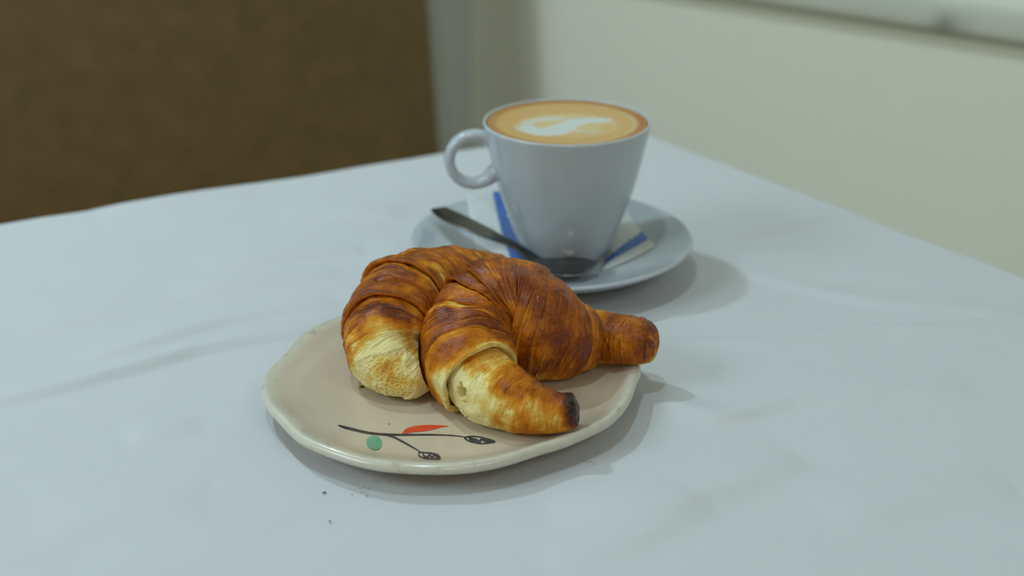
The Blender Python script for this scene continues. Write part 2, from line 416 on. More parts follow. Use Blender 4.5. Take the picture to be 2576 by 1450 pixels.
for pl, wd, am, sg in CREASES:
    q = np.array([at(*p)[:2] for p in pl])
    q = smooth_prof(q, 6)
    lo_, hi_ = q.min(0) - 0.06, q.max(0) + 0.06
    sel = np.where((X > lo_[0]) & (X < hi_[0]) & (Y > lo_[1]) & (Y < hi_[1]))
    if len(sel[0]) == 0: continue
    P_ = pts2[sel]; best = np.full(len(P_), 1e9); sd = np.zeros(len(P_)); tt = np.zeros(len(P_))
    for k in range(len(q) - 1):
        a, b_ = q[k], q[k + 1]; ab = b_ - a; L2 = ab @ ab + 1e-12
        t = np.clip(((P_ - a) @ ab) / L2, 0, 1); dv = P_ - (a + t[:, None] * ab); dist = np.hypot(dv[:, 0], dv[:, 1])
        cr = (ab[0] * dv[:, 1] - ab[1] * dv[:, 0]) / math.sqrt(L2)
        m_ = dist < best; best[m_] = dist[m_]; sd[m_] = np.where(cr[m_] >= 0, dist[m_], -dist[m_]); tt[m_] = (k + t[m_]) / (len(q) - 1)
    taper = np.sin(np.clip(tt, 0, 1) * PI) ** 0.6
    x_ = sd / (0.85 * wd) * sg
    # steep on the near side, long on the far side
    hgt = np.where(x_ < 0, np.exp(-(x_ / 0.55) ** 2), np.exp(-(x_ / 1.6) ** 2))
    wr[sel] += 2.6 * am * taper * hgt
r_pl = np.hypot(X + 0.028, Y - 0.65); r_sa = np.hypot(X - 0.023, Y - 0.82)
flat = sstep(0.055, 0.1, r_pl) * sstep(0.05, 0.09, r_sa)
wr = wr + 0.0011 * fbm(X * 9 + Y * 3, Y * 22 - X * 7, 0.3, 3, 3)
Z = Z + wr * flat * (1 - hang)
cl = mesh_obj('tablecloth', np.stack([X, Y, Z - 0.0004], -1).reshape(-1, 3), grid_faces(*X.shape), M['cloth'], org=(TC[0], TC[1], 0))
tag(cl, 'creased white cotton tablecloth covering the whole table', 'tablecloth')

# ------------------------------------------------------------------ chair behind the table
ch_n = np.array([-0.485, 0.874]); ch_d = np.array([-0.874, -0.485])
RE = np.array([-0.1045, 1.727])                # right edge of the back, at table height
cw = 0.52; cc = RE + ch_d * cw / 2
corg = np.array([cc[0] - ch_n[0] * 0.22, cc[1] - ch_n[1] * 0.22, -Z0])
cht = thing('dining_chair', 'brown upholstered chair beyond the left table edge, back made tall to shade the corner', 'chair', corg)
def chair_box(name, lx, ly, lz, dim, mt, tilt=0.0, bev=0.01, taper=0.0):
    """lx along the back (left), ly away from the table, lz over the table top; tilt leans the top away"""
    V, Fc = box((0, 0, 0), dim, 0, bev, 4)
    out = []
    for v in V:
        x, y, z = v; x = x * (1 - taper * z)
        y2 = y + 0.0; y2 = y * math.cos(tilt) + z * math.sin(tilt); z2 = z * math.cos(tilt) - y * math.sin(tilt)
        p = cc + ch_d * (lx + x) + ch_n * (ly + y2)
        out.append((p[0], p[1], lz + z2))
    return mesh_obj(name, out, Fc, mt, cht, corg)
chair_box('backrest', 0, 0.03, 0.21, (cw, 0.05, 1.02), M['chair'], 0.075, 0.012, 0.11)  # unseen upper part made tall so its shadow darkens the wall corner
chair_box('seat', 0, -0.22, -0.32, (cw * 0.92, 0.42, 0.07), M['chair'], 0, 0.02)
for sx in (-1, 1):
    chair_box('leg', sx * (cw / 2 - 0.05), -0.39, -0.55, (0.035, 0.035, 0.40), M['chairleg'], 0, 0.004)
    chair_box('leg', sx * (cw / 2 - 0.05), -0.03, -0.52, (0.035, 0.035, 0.46), M['chairleg'], -0.0, 0.004)

# ------------------------------------------------------------------ plate
PC = np.array([-0.028, 0.645])
OUT = [(-0.087, 0.7221), (-0.106, 0.6963), (-0.1090, 0.6857), (-0.1116, 0.6717), (-0.1171, 0.6558), (-0.1180, 0.6406), (-0.1135, 0.6199),
       (-0.1052, 0.6041), (-0.1000, 0.5955), (-0.0913, 0.5827), (-0.0745, 0.5698), (-0.0568, 0.5612), (-0.0382, 0.5583), (-0.0198, 0.559),
       (-0.003, 0.5653), (0.0141, 0.5766), (0.0301, 0.5876), (0.0448, 0.6022), (0.0545, 0.6240), (0.0584, 0.6406), (0.0622, 0.6558), (0.0622, 0.668),
       (0.056, 0.690), (0.046, 0.706), (0.034, 0.722), (0.012, 0.733), (-0.010, 0.742), (-0.032, 0.739), (-0.052, 0.741), (-0.070, 0.733)]
OUT = np.array(OUT) - PC
pa = np.arctan2(OUT[:, 1], OUT[:, 0]); prr = np.hypot(OUT[:, 0], OUT[:, 1]); o_ = np.argsort(pa); pa, prr = pa[o_], prr[o_]
pa3 = np.r_[pa - 2 * PI, pa, pa + 2 * PI]; pr3 = np.r_[prr, prr, prr]
nph = 400
_th = np.linspace(-PI, PI, nph, endpoint=False)
_ro = np.interp(_th, pa3, pr3)
_k = np.exp(-(np.arange(-9, 10) / 4.0) ** 2); _k /= _k.sum()
_ro = np.convolve(np.r_[_ro[-9:], _ro, _ro[:9]], _k, 'valid')
def rout(phi): return np.interp((phi + PI) % (2 * PI) - PI, np.r_[_th, PI], np.r_[_ro, _ro[0]])
PT = [(0.0, 0.0097), (0.4, 0.0097), (0.70, 0.0098), (0.79, 0.0101), (0.86, 0.0114), (0.92, 0.0133), (0.955, 0.0143), (0.977, 0.0144), (0.993, 0.0135), (1.0, 0.0120), (0.995, 0.0105), (0.975, 0.0093), (0.93, 0.0082), (0.80, 0.0052), (0.66, 0.0026), (0.60, 0.0012), (0.585, 0.0002), (0.55, 0.0002), (0.535, 0.0012), (0.50, 0.0026), (0.0, 0.0028)]
PTs = smooth_prof(PT, 7)
PTs[:, 0] = np.clip(PTs[:, 0], 0, 1.001)
itop = int(np.argmax(PTs[:, 0] > 0.985))
def plate_z(x, y):
    dx, dy = x - PC[0], y - PC[1]; rho = np.hypot(dx, dy) / rout(np.arctan2(dy, dx))
    return np.interp(rho, PTs[:itop, 0], PTs[:itop, 1])
th = np.linspace(-PI, PI, nph, endpoint=False)
ro = rout(th)
sharp = sstep(0.6, 1.0, PTs[:, 0])[:, None]
rr = PTs[:, 0][:, None] * (ro[None, :] * sharp + (0.7 * ro.mean() + 0.3 * ro)[None, :] * (1 - sharp))
zz = PTs[:, 1][:, None] + 0.0007 * sharp * noise(np.cos(th) * 3, np.sin(th) * 3, 4)[None, :]
porg = np.array([PC[0], PC[1], 0])
pl = thing('side_plate', 'cream handmade ceramic plate with wavy rim and painted sprig under the croissants', 'plate', porg)
rimv = sstep(0.90, 0.965, PTs[:, 0]) * (np.arange(len(PTs)) < itop + 22)
RIM = (rimv[:, None] + 0 * th).ravel()
Vp = np.stack([PC[0] + rr * np.cos(th), PC[1] + rr * np.sin(th), zz], -1).reshape(-1, 3)
mesh_obj('plate_body', Vp, grid_faces(len(PTs), nph, True), M['glaze'], pl, porg, attrs={'rim': RIM})

def on_plate(px, lift=0.00018):
    p = at(px[0], px[1], 0.0099)
    for _ in range(4): p = at(px[0], px[1], float(plate_z(p[0], p[1])))
    return np.array([p[0], p[1], float(plate_z(p[0], p[1])) + lift])
def stroke(name, pxs, wpx, m_, label=None, parent=None, lift=0.00018, sub=8):
    """a brush stroke along photographed points, laid on the glaze; wpx = widths in photograph pixels"""
    P_ = smooth_prof(np.array([(x, y) for x, y in pxs], float), sub)
    w_ = np.interp(np.linspace(0, 1, len(P_)), np.linspace(0, 1, len(wpx)), wpx)
    T_ = np.gradient(P_, axis=0); T_ /= np.linalg.norm(T_, axis=1)[:, None] + 1e-9
    N_ = np.stack([-T_[:, 1], T_[:, 0]], -1)
    w_ = w_ * (1 + 0.12 * noise(np.arange(len(P_)) * 0.7, 3.3))
    rows = []
    for s_ in (-0.5, 0.0, 0.5):
        rows.append([on_plate(p + n * w * s_, lift) for p, n, w in zip(P_, N_, w_)])
    V = np.array(rows).reshape(-1, 3)
    o = mesh_obj(name, V, grid_faces(3, len(P_)), m_, parent or pl, porg)
    if label: o['label'] = label
    return o
def blob(name, pxs, m_, label, lift=0.00018):
    """a filled brush mark from its photographed outline"""
    Q = smooth_prof(np.array(pxs + pxs[:1], float), 5)[:-1]; c_ = Q.mean(0)
    rows = [[on_plate(c_ + (q - c_) * f, lift) for q in Q] for f in (0.02, 0.35, 0.7, 1.0)]
    o = mesh_obj(name, np.array(rows).reshape(-1, 3), grid_faces(4, len(Q), True), m_, pl, porg)
    o['label'] = label
    return o
stroke('painted_stem', [(851, 1071), (866, 1076), (890, 1082), (920, 1089), (950, 1093), (990, 1095), (1030, 1095), (1080, 1095), (1120, 1096), (1150, 1098), (1170, 1101)], [3, 6, 7, 6.5, 6, 5.5, 5, 4, 3, 2.5, 2.5], M['ink'], 'long thin dark painted stem')
stroke('painted_stem', [(965, 1094), (990, 1101), (1012, 1112), (1035, 1125), (1056, 1137)], [4, 4.5, 5, 4, 2.5], M['ink'], 'short dark painted branch below the long stem')
blob('painted_leaf', [(1011, 1091), (1022, 1080), (1040, 1073.5), (1062, 1071), (1088, 1070.5), (1127, 1073), (1108, 1077), (1085, 1083), (1060, 1087), (1035, 1089), (1018, 1093)], M['red'], 'red painted leaf')
blob('painted_berry', [(922, 1108), (930, 1100), (942, 1097), (953, 1101), (959, 1110), (960, 1120), (955, 1129), (945, 1133), (932, 1129), (923, 1120)], M['green'], 'green painted round berry')
lo1 = stroke('painted_outline', [(1168, 1103), (1180, 1099.5), (1197, 1099.5), (1217, 1103), (1245, 1112), (1228, 1116), (1208, 1117), (1189, 1114), (1176, 1109), (1168, 1103)], [4, 3.5, 3.5, 3, 3, 3, 3, 3, 3.5, 4], M['ink'], 'dark outlined leaf at the end of the long stem')
stroke('leaf_vein', [(1180, 1101), (1187, 1107), (1197, 1109), (1206, 1112), (1212, 1106), (1222, 1110), (1240, 1112)], [7, 9, 8, 6, 5, 9, 3], M['ink'], None, lo1, 0.00024)
lo2 = stroke('painted_outline', [(1053, 1143), (1056, 1139), (1070, 1140), (1087, 1142), (1099, 1147), (1105, 1154), (1090, 1155.5), (1072, 1154.5), (1057, 1150), (1052, 1145)], [4, 3, 3, 4, 8, 6, 3, 3, 3, 3.5], M['ink'], 'dark outlined leaf at the end of the short branch')
stroke('leaf_vein', [(1064, 1143), (1067, 1149), (1074, 1152), (1080, 1146), (1086, 1151), (1092, 1148)], [3.5, 4, 4, 3, 3.5, 3], M['ink'], None, lo2, 0.00024)

# ------------------------------------------------------------------ saucer, cup, coffee
SC = np.array([0.023, 0.8200]); so = np.array([*SC, 0])
SP = [(0.0, 0.0058), (0.026, 0.0058), (0.0335, 0.0060), (0.036, 0.0068), (0.048, 0.0092), (0.062, 0.0134), (0.073, 0.0178), (0.0785, 0.0202), (0.0803, 0.0208), (0.0811, 0.0200), (0.0806, 0.0188), (0.073, 0.0140), (0.060, 0.0088), (0.046, 0.0048), (0.0415, 0.0030), (0.041, 0.0004), (0.037, 0.0004), (0.0362, 0.0026), (0.0, 0.0026)]
SPs = smooth_prof(SP, 8); SPs[:, 0] = np.clip(SPs[:, 0], 0, 1)
def saucer_z(x, y):
    r = np.hypot(x - SC[0], y - SC[1]); k = int(np.argmax(SPs[:, 0]))
    return np.interp(r, SPs[:k, 0], SPs[:k, 1])
V, Fc = lathe(SPs, 220, SC)
tag(mesh_obj('saucer', V, Fc, M['china'], org=so), 'round white porcelain saucer under the coffee cup', 'saucer')

CC = np.array([0.0312, 0.829]); co = np.array([*CC, 0.0062])
cup = thing('coffee_cup', 'white tapered porcelain cup with ring handle standing on the saucer', 'cup', co)
CP = [(0.0, 0.0085), (0.018, 0.0085), (0.0192, 0.0064), (0.0222, 0.0062), (0.0236, 0.0072), (0.0262, 0.0110), (0.0290, 0.0168), (0.0316, 0.0240), (0.0355, 0.0360), (0.0394, 0.0480), (0.0432, 0.0630), (0.0463, 0.0780), (0.0477, 0.0845), (0.04785, 0.0858), (0.0474, 0.0866), (0.0466, 0.0866), (0.0460, 0.0858), (0.0448, 0.0800), (0.0400, 0.0620), (0.0360, 0.0470), (0.0290, 0.0240), (0.0240, 0.0140), (0.015, 0.0112), (0.0, 0.0110)]
CPs = smooth_prof(CP, 7); CPs[:, 0] = np.clip(CPs[:, 0], 0, 1)
V, Fc = lathe(CPs, 200, CC)
mesh_obj('cup_body', V, Fc, M['china'], cup, co)
# handle: a flattened ring to the left
hc = np.array([-0.0533, 0.0660]); HR = 0.0138
al = np.linspace(math.radians(38), math.radians(325), 70)
ring = np.stack([hc[0] + HR * 1.02 * np.cos(al), hc[1] + HR * 1.04 * np.sin(al)], -1)
# the two ends run into the wall of the cup
ring[0] += (0.0035, -0.0010); ring[-1] += (0.0035, 0.0035)
Tn = np.gradient(ring, axis=0); Tn /= np.linalg.norm(Tn, axis=1)[:, None]; Nn = np.stack([Tn[:, 1], -Tn[:, 0]], -1)
be = np.linspace(0, 2 * PI, 24, endpoint=False)
endw = 1 + 0.35 * (gauss(np.linspace(0, 1, 70), 0, 0.08) + gauss(np.linspace(0, 1, 70), 1, 0.08))
sq = lambda c_: np.sign(c_) * np.abs(c_) ** 0.8
rad_ = 0.0031 * endw[:, None] * sq(np.cos(be))[None, :]; dep = 0.0050 * endw[:, None] * sq(np.sin(be))[None, :]
hx = ring[:, 0][:, None] + Nn[:, 0][:, None] * rad_; hz = ring[:, 1][:, None] + Nn[:, 1][:, None] * rad_
ha = math.radians(8); 
V = np.stack([CC[0] + hx * math.cos(ha) - dep * math.sin(ha), CC[1] + hx * math.sin(ha) + dep * math.cos(ha), hz], -1).reshape(-1, 3)
Fh = grid_faces(70, 24, True)
mesh_obj('handle', V, Fh, M['china'], cup, co)

nr, nt_ = 90, 240
rad = np.linspace(0.0, 0.0456, nr); th = np.linspace(0, 2 * PI, nt_, endpoint=False)
xx = rad[:, None] * np.cos(th); yy = rad[:, None] * np.sin(th)
q = np.hypot(xx, yy) / 0.0449
wx = xx + 0.0016 * noise(xx * 130, yy * 130, 1); wy = yy + 0.0022 * noise(xx * 130, yy * 130, 5)
c_gold = np.array([0.60, 0.345, 0.10]); c_dark = np.array([0.42, 0.16, 0.016]); c_pale = np.array([0.66, 0.50, 0.24]); c_milk = np.array([0.60, 0.62, 0.60])
col = np.ones(xx.shape + (3,)) * c_gold
lerp = lambda A, B, f: A + (B - A) * f[..., None]
col = lerp(col, c_dark, 0.9 * sstep(0.85, 0.965, q) + 0.5 * gauss(np.hypot((wx - 0.002) / 1.1, wy * 1.0) / 0.0449, 0.80, 0.05) * sstep(-0.2, 0.6, xx / 0.045))
col = lerp(col, c_pale, 0.55 * gauss(q, 0.86, 0.035) * sstep(-0.1, 0.5, xx / 0.045))
# pale oval halo, then the white S of milk
hal = np.hypot((wx - 0.001) / 0.030, (wy + 0.004) / 0.025)
col = lerp(col, c_pale, 0.8 * (1 - sstep(0.75, 1.08, hal)))
col = lerp(col, c_gold, 0.75 * gauss(hal, 0.74, 0.10) * sstep(0.1, -0.6, wy / 0.02))
sx_ = np.linspace(0, 1, 60)
path = smooth_prof(np.array([(-0.022, -0.010), (-0.017, -0.017), (-0.008, -0.017), (0.000, -0.005), (0.006, 0.003), (0.015, 0.005), (0.024, 0.006)]), 10)
wid = np.interp(np.linspace(0, 1, len(path)), [0, 0.15, 0.35, 0.55, 0.75, 1], [0.0044, 0.0066, 0.0076, 0.0070, 0.0062, 0.0024])
dm = np.full(xx.shape, 9.0)
for p, w in zip(path, wid): dm = np.minimum(dm, np.hypot(wx - p[0], wy - p[1]) / w)
col = lerp(col, c_milk, 1 - sstep(0.75, 1.15, dm))
hook = smooth_prof(np.array([(-0.023, -0.004), (-0.020, 0.004), (-0.012, 0.008), (-0.004, 0.009)]), 10)
dm = np.full(xx.shape, 9.0)
for p in hook: dm = np.minimum(dm, np.hypot(wx - p[0], wy - p[1]) / 0.0042)
col = lerp(col, c_milk, 0.65 * (1 - sstep(0.5, 1.2, dm)))
left = smooth_prof(np.array([(-0.029, -0.006), (-0.027, -0.014), (-0.021, -0.020)]), 10)
dm = np.full(xx.shape, 9.0)
for p in left: dm = np.minimum(dm, np.hypot(wx - p[0], wy - p[1]) / 0.0022)
col = lerp(col, c_milk, 0.55 * (1 - sstep(0.5, 1.2, dm)))
rt = smooth_prof(np.array([(0.004, -0.016), (0.010, -0.019), (0.016, -0.018)]), 10)
dm = np.full(xx.shape, 9.0)
for p in rt: dm = np.minimum(dm, np.hypot(wx - p[0], wy - p[1]) / 0.003)
col = lerp(col, c_milk, 0.4 * (1 - sstep(0.4, 1.2, dm)))
col *= (1 + 0.06 * noise(xx * 400, yy * 400, 2))[..., None]
zc = 0.0853 + 0.0005 * sstep(0.95, 1.0, q)
ko = np.array([*CC, 0.08])
Vt = np.stack([CC[0] + xx, CC[1] + yy, zc], -1).reshape(-1, 3)
# a shallow body of liquid below the surface
lowr = [(0.0453, 0.0840), (0.0445, 0.0810), (0.0, 0.0810)]
Vl = np.concatenate([np.stack([CC[0] + r * np.cos(th), CC[1] + r * np.sin(th), z + 0 * th], -1) for r, z in lowr])
cf = mesh_obj('coffee', np.vstack([Vt, Vl]), grid_faces(nr + 3, nt_, True)[:, ::-1], M['coffee'], org=ko, attrs={'Col': np.vstack([col.reshape(-1, 3), np.tile(c_dark, (3 * nt_, 1))])})
tag(cf, 'milky coffee with white swirl of foam filling the cup', 'coffee')

# ------------------------------------------------------------------ sugar packets on the saucer
def packet(label, px, zl, band, bandpx, bulge=0.0022):
    """px = four photographed corners (in order) of the paper lying in the saucer"""
    c4 = [at(*p, zl) for p in px]; n = 40
    a = np.linspace(0, 1, n); A, B = np.meshgrid(a, a, indexing='ij')
    Pq = (1 - A)[..., None] * ((1 - B)[..., None] * c4[0] + B[..., None] * c4[1]) + A[..., None] * ((1 - B)[..., None] * c4[3] + B[..., None] * c4[2])
    x, y = Pq[..., 0], Pq[..., 1]; zs = saucer_z(x, y)
    pil = (np.sin(PI * A) * np.sin(PI * B)) ** 0.5
    cr = 0.0004 * noise(x * 260, y * 260, 2) * pil
    top = zs + 0.0009 + bulge * pil + cr; bot = zs + 0.0004 + 0 * x
    o0 = np.array([x.mean(), y.mean(), zs.mean()])
    V = np.vstack([np.stack([x, y, top], -1).reshape(-1, 3), np.stack([x, y, bot], -1).reshape(-1, 3)])
    f1 = grid_faces(n, n); f2 = f1[:, ::-1] + n * n
    idx = np.arange(n * n).reshape(n, n)
    ring = np.r_[idx[0, :-1], idx[:-1, -1], idx[-1, :0:-1], idx[:0:-1, 0]]
    r2 = np.roll(ring, -1); side = np.stack([r2, ring, ring + n * n, r2 + n * n], -1)
    t = thing('sugar_packet', label, 'sugar packet', o0)
    mesh_obj('wrapper', V, np.vstack([f1, f2, side]), M['paper'], t, o0)
    # printed band across the paper, with a ragged edge of lettering
    b0, b1, rag = band
    m = 60; vv = np.linspace(0, 1, m); ww = np.linspace(0, 1, 8)
    Wg, Vg = np.meshgrid(ww, vv, indexing='ij')
    e1 = b1 + rag * noise(vv * 9, 2.2) + 0.5 * rag * noise(vv * 25, 4.4)
    Bq = b0 + (e1[None, :] - b0) * Wg; Aq = Vg
    if bandpx: Aq, Bq = Bq, Aq
    Pb = (1 - Aq)[..., None] * ((1 - Bq)[..., None] * c4[0] + Bq[..., None] * c4[1]) + Aq[..., None] * ((1 - Bq)[..., None] * c4[3] + Bq[..., None] * c4[2])
    bx, by = Pb[..., 0], Pb[..., 1]
    pb = np.clip(np.sin(PI * np.clip(Aq, 0, 1)) * np.sin(PI * np.clip(Bq, 0, 1)), 0, 1) ** 0.5
    bz = saucer_z(bx, by) + 0.0013 + bulge * pb + 0.0004 * noise(bx * 260, by * 260, 2) * pb
    mesh_obj('printed_band', np.stack([bx, by, bz], -1).reshape(-1, 3), grid_faces(8, m), M['blue'], t, o0)['label'] = 'blue printed band'
    return t
packet('white sugar packet with blue print lying under the spoon handle, left of cup', [(1172, 524), (1275, 520), (1345, 668), (1205, 650)], 0.0115, (0.64, 0.98, 0.22), False)
packet('white sugar packet with blue print poking out right of the cup base', [(1515, 672), (1648, 632), (1574, 556), (1535, 603)], 0.0100, (0.20, 0.42, 0.06), True)

# ------------------------------------------------------------------ spoon
SPN = [(1103, 524, .0262), (1130, 541, .0268), (1170, 561, .0266), (1230, 588, .0245), (1290, 613, .0200), (1322, 634, .0160), (1345, 652, .0150), (1370, 663, .0140), (1405, 669, .0140), (1445, 670, .0142), (1480, 669, .0148), (1502, 667, .0160)]
sp = np.array([at(x, y, z) for x, y, z in SPN])
hw = [0.0052, 0.0070, 0.0072, 0.0060, 0.0044, 0.0038, 0.0048, 0.0092, 0.0128, 0.0135, 0.0100, 0.0012]
dish = [0, 0.0, 0.0002, 0.0002, 0, 0, 0.0006, 0.0022, 0.0036, 0.0036, 0.0022, 0.0]
thk = [0.0016, 0.002, 0.002, 0.002, 0.0022, 0.0022, 0.002, 0.0014, 0.0012, 0.0012, 0.0012, 0.001]
def spoon_part(name, t0, t1, n, parent, o0, m_='steel'):
    t = np.linspace(t0, t1, n); P_ = catmull(sp, t)
    a_ = lambda L: catmull(np.array(L)[:, None], t)[:, 0]
    wd, ds, tk = np.clip(a_(hw), 0.0006, None), np.clip(a_(dish), 0, None), a_(thk)
    T_ = np.gradient(catmull(sp, t), axis=0); T_[:, 2] *= 1; T_ /= np.linalg.norm(T_, axis=1)[:, None]
    S_ = np.cross(T_, (0, 0, 1)); S_ /= np.linalg.norm(S_, axis=1)[:, None]
    N_ = np.cross(S_, T_)
    m = 15; w = np.linspace(-1, 1, m)
    top = P_[:, None, :] + S_[:, None, :] * (wd[:, None] * w)[..., None] + N_[:, None, :] * (-ds[:, None] * (1 - w ** 2) + 0.0004 * (1 - w ** 4))[..., None]
    bot = top - N_[:, None, :] * (tk[:, None] * (0.35 + 0.65 * (1 - w ** 4)))[..., None]
    V = np.concatenate([top, bot[:, ::-1]], 1).reshape(-1, 3); k = 2 * m
    Fc = grid_faces(n, k, True)
    caps = []
    for r_ in (0, n - 1):
        for j in range(m - 1):
            a, b_, c_, d_ = r_ * k + j, r_ * k + j + 1, r_ * k + k - 2 - j, r_ * k + k - 1 - j
            caps.append([a, b_, c_, d_] if r_ else [d_, c_, b_, a])
    mesh_obj(name, V, np.vstack([Fc, np.array(caps)]), M[m_], parent, o0)
spo = np.array([sp[8][0], sp[8][1], 0.0065])
spoon = thing('teaspoon', 'steel teaspoon resting on the saucer across the left packet', 'spoon', spo)
spoon_part('spoon_handle', 0, 6.0, 90, spoon, spo); spoon_part('spoon_bowl', 5.98, 11, 90, spoon, spo, 'bowl_steel')

# ------------------------------------------------------------------ croissants
NTH = 320
def frame(ctrl, t):
    P = catmull(ctrl, t); e = 0.02
    A, B = catmull(ctrl, np.clip(t - e, 0, None)), catmull(ctrl, t + e)
    T = (B - A)[..., :3]; T = T / (np.linalg.norm(T, axis=-1)[..., None] + 1e-12)
    S = np.cross(T, (0, 0, 1.0)); S /= np.linalg.norm(S, axis=-1)[..., None] + 1e-12
    return P, T, S, np.cross(S, T)

def croissant(label, ctrl, bands, bakef, crumbf, holes, org, seed, push=None, cavity=0.0009):
    """ctrl rows: x, y, z, half width, half height along the roll. Each band is one wrap of dough: it starts tucked
    under its thicker neighbour and ends in a lip of its own."""
    root = thing('croissant', label, 'croissant', org)
    th = np.linspace(0, 2 * PI, NTH, endpoint=False)
    ctrl = np.asarray(ctrl, float); crumbV, crumbF, crumbB, nb = [], [], [], 0
    for k, bd in enumerate(bands):
        t0, t1 = bd['t']; n = bd['n']; sgn = 1 if t1 > t0 else -1
        wob = lambda e, sd: e + 0.07 * noise(np.cos(th) * 1.3, np.sin(th) * 1.3, sd + seed * 3) + 0.012 * noise(np.cos(th) * 7, np.sin(th) * 7, sd)
        sk = bd.get('skew', (0, 0))
        e0 = wob(t0, bd['id'][0]) + sk[0] * np.cos(th - bd.get('ph', PI)); e1 = wob(t1, bd['id'][1]) + sk[1] * np.cos(th - bd.get('ph', PI))
        mid = bd.get('mid', False); tip = bd.get('tip', False)
        v = np.linspace(0, 1, n)
        lift = bd.get('lift', 0.0012); lip = bd.get('lip', 0.0012); bul = bd.get('bulge', 0.001)
        vv = v[:, None] + 0 * th
        lipth = lip * (0.75 + 0.5 * noise(np.cos(th) * 2, np.sin(th) * 2, 9 + k + seed) + bd.get('hook', 0) * gauss(th, 0.80 * PI, 0.5))[None, :]
        off = lift + bul * np.sin(PI * np.clip(vv, 0, 1)) ** 0.8
        tt = e0[None, :] + (e1 - e0)[None, :] * vv
        if not mid:                       # tucked start
            tt = tt - sgn * bd.get('tuck', 0.18) * (1 - sstep(0.0, 0.18, vv))
            off = off - 0.0026 * (1 - sstep(0.0, 0.22, vv))
        if not tip: off = off + lipth * sstep(0.80, 0.98, vv)
        if mid: off = off + lipth * sstep(0.2, 0.02, vv)
        # fine lamination: ridges running round the roll
        st = noise(tt * 5 + 0.35 * np.sin(th)[None, :], np.cos(th)[None, :] * 0.9, np.sin(th)[None, :] * 0.9 + 3 * k, seed)
        st2 = noise(tt * 15 + 0.8 * np.sin(th * 2)[None, :], np.cos(th)[None, :] * 1.6, np.sin(th)[None, :] * 1.6, seed + 4)
        st3 = noise(tt * 38 + 0.8 * np.sin(th * 2)[None, :], np.cos(th)[None, :] * 2.4, np.sin(th)[None, :] * 2.4, seed + 6)
        st4 = noise(tt * 85 + 1.5 * np.sin(th * 2)[None, :], np.cos(th)[None, :] * 4, np.sin(th)[None, :] * 4, seed + 7)
        P, T, S, Un = frame(ctrl, tt)
        if tip:                           # round the end off
            r_end = bd.get('round', 0.35)
            cap = np.sqrt(np.clip(1 - np.clip((vv - (1 - r_end)) / r_end, 0, 1) ** 2, 0, 1))
        else: cap = np.ones_like(vv)
        amp = np.clip(P[..., 3] / 0.02, 0.45, 1)
        lam = gauss(st + 0.35 * st2, 0.0, 0.055)
        off = (off + 0.00045 * st + 0.00026 * st2 + 0.00014 * st3 + 0.00005 * st4 - 0.00030 * lam) * amp
        # thin flaky leaves within the wrap: a fine sawtooth of overlapping sheets
        ct_, sn_ = np.cos(th)[None, :], np.sin(th)[None, :]
        mm = sgn * tt * bd.get('leaf', 4.2) + 0.9 * noise(ct_ * 1.1, sn_ * 1.1 + tt * 0.7, 3.0 * k, seed + 61)
        m_ = mm - np.floor(mm)
        zl = sstep(-0.2, 0.35, noise(tt * 1.6, ct_ * 1.3, sn_ * 1.3, seed + 60)) * bd.get('leaves', 1.0)
        off = off + 0.0008 * zl * amp * m_ * (1 - sstep(0.90, 1.0, m_))
        leaf_b = zl * (0.12 * sstep(0.45, 0.86, m_) * (1 - sstep(0.93, 0.99, m_)) - 0.24 * gauss(m_, 0.03, 0.07))
        fan = gauss(vv, 0.22, 0.24) * sstep(-0.1, 0.7, ct_) if mid else 0.0
        leaf_b = leaf_b - 0.26 * fan * sstep(0.05, 0.45, st2 + 0.5 * st3)
        rw, rh = (P[..., 3] + off) * cap, (P[..., 4] + off) * cap
        ct, sn = np.cos(th)[None, :], np.sin(th)[None, :]
        pw = lambda c_: np.sign(c_) * np.abs(c_) ** 0.92
        pos = P[..., :3] + S * (rw * pw(ct))[..., None] + Un * (rh * pw(sn))[..., None]
        nrm = S * ct[..., None] + Un * sn[..., None]
        # lumps and blisters
        lum = 0.0017 * noise(pos[..., 0] * 70, pos[..., 1] * 70, pos[..., 2] * 70, seed) + 0.00035 * fbm(pos[..., 0] * 260, pos[..., 1] * 260, pos[..., 2] * 260, seed + 2, 3)
        cr = crumbf(tt, th[None, :] + 0 * tt, vv, k)
        cav = fbm(pos[..., 0] * 95, pos[..., 1] * 95, pos[..., 2] * 95, seed + 8, 2)
        cell = fbm(pos[..., 0] * 420, pos[..., 1] * 420, pos[..., 2] * 420, seed + 9, 3)
        cav = 0.9 * cav + bd.get('rag', 0.15) * (0.4 - 1.2 * np.abs(cell))
        lum = lum * (1 - 0.6 * cr) + cr * (cavity * cav - 0.0006)
        for ht, ha_, hs_t, hs_a, hd in holes:
            da = (th[None, :] - ha_ + PI) % (2 * PI) - PI
            rg = np.hypot((tt - ht) / hs_t, da / hs_a) * (1 + 0.7 * noise(tt * 11, da * 6, 5))
            lum = lum - (k == bd.get('holes', -1)) * hd * sstep(1.1, 0.75, rg) * np.ones_like(lum)
        if 'ragged' in bd:                # the baked end is torn and uneven
            lum = lum + bd['ragged'] * sstep(0.80, 0.95, vv) * fbm(pos[..., 0] * 190, pos[..., 1] * 190, pos[..., 2] * 190, seed + 50, 3)
        pos = pos + nrm * (lum * np.sqrt(cap))[..., None]
        patch = fbm(pos[..., 0] * 55, pos[..., 1] * 55, pos[..., 2] * 55, seed + 21, 3)
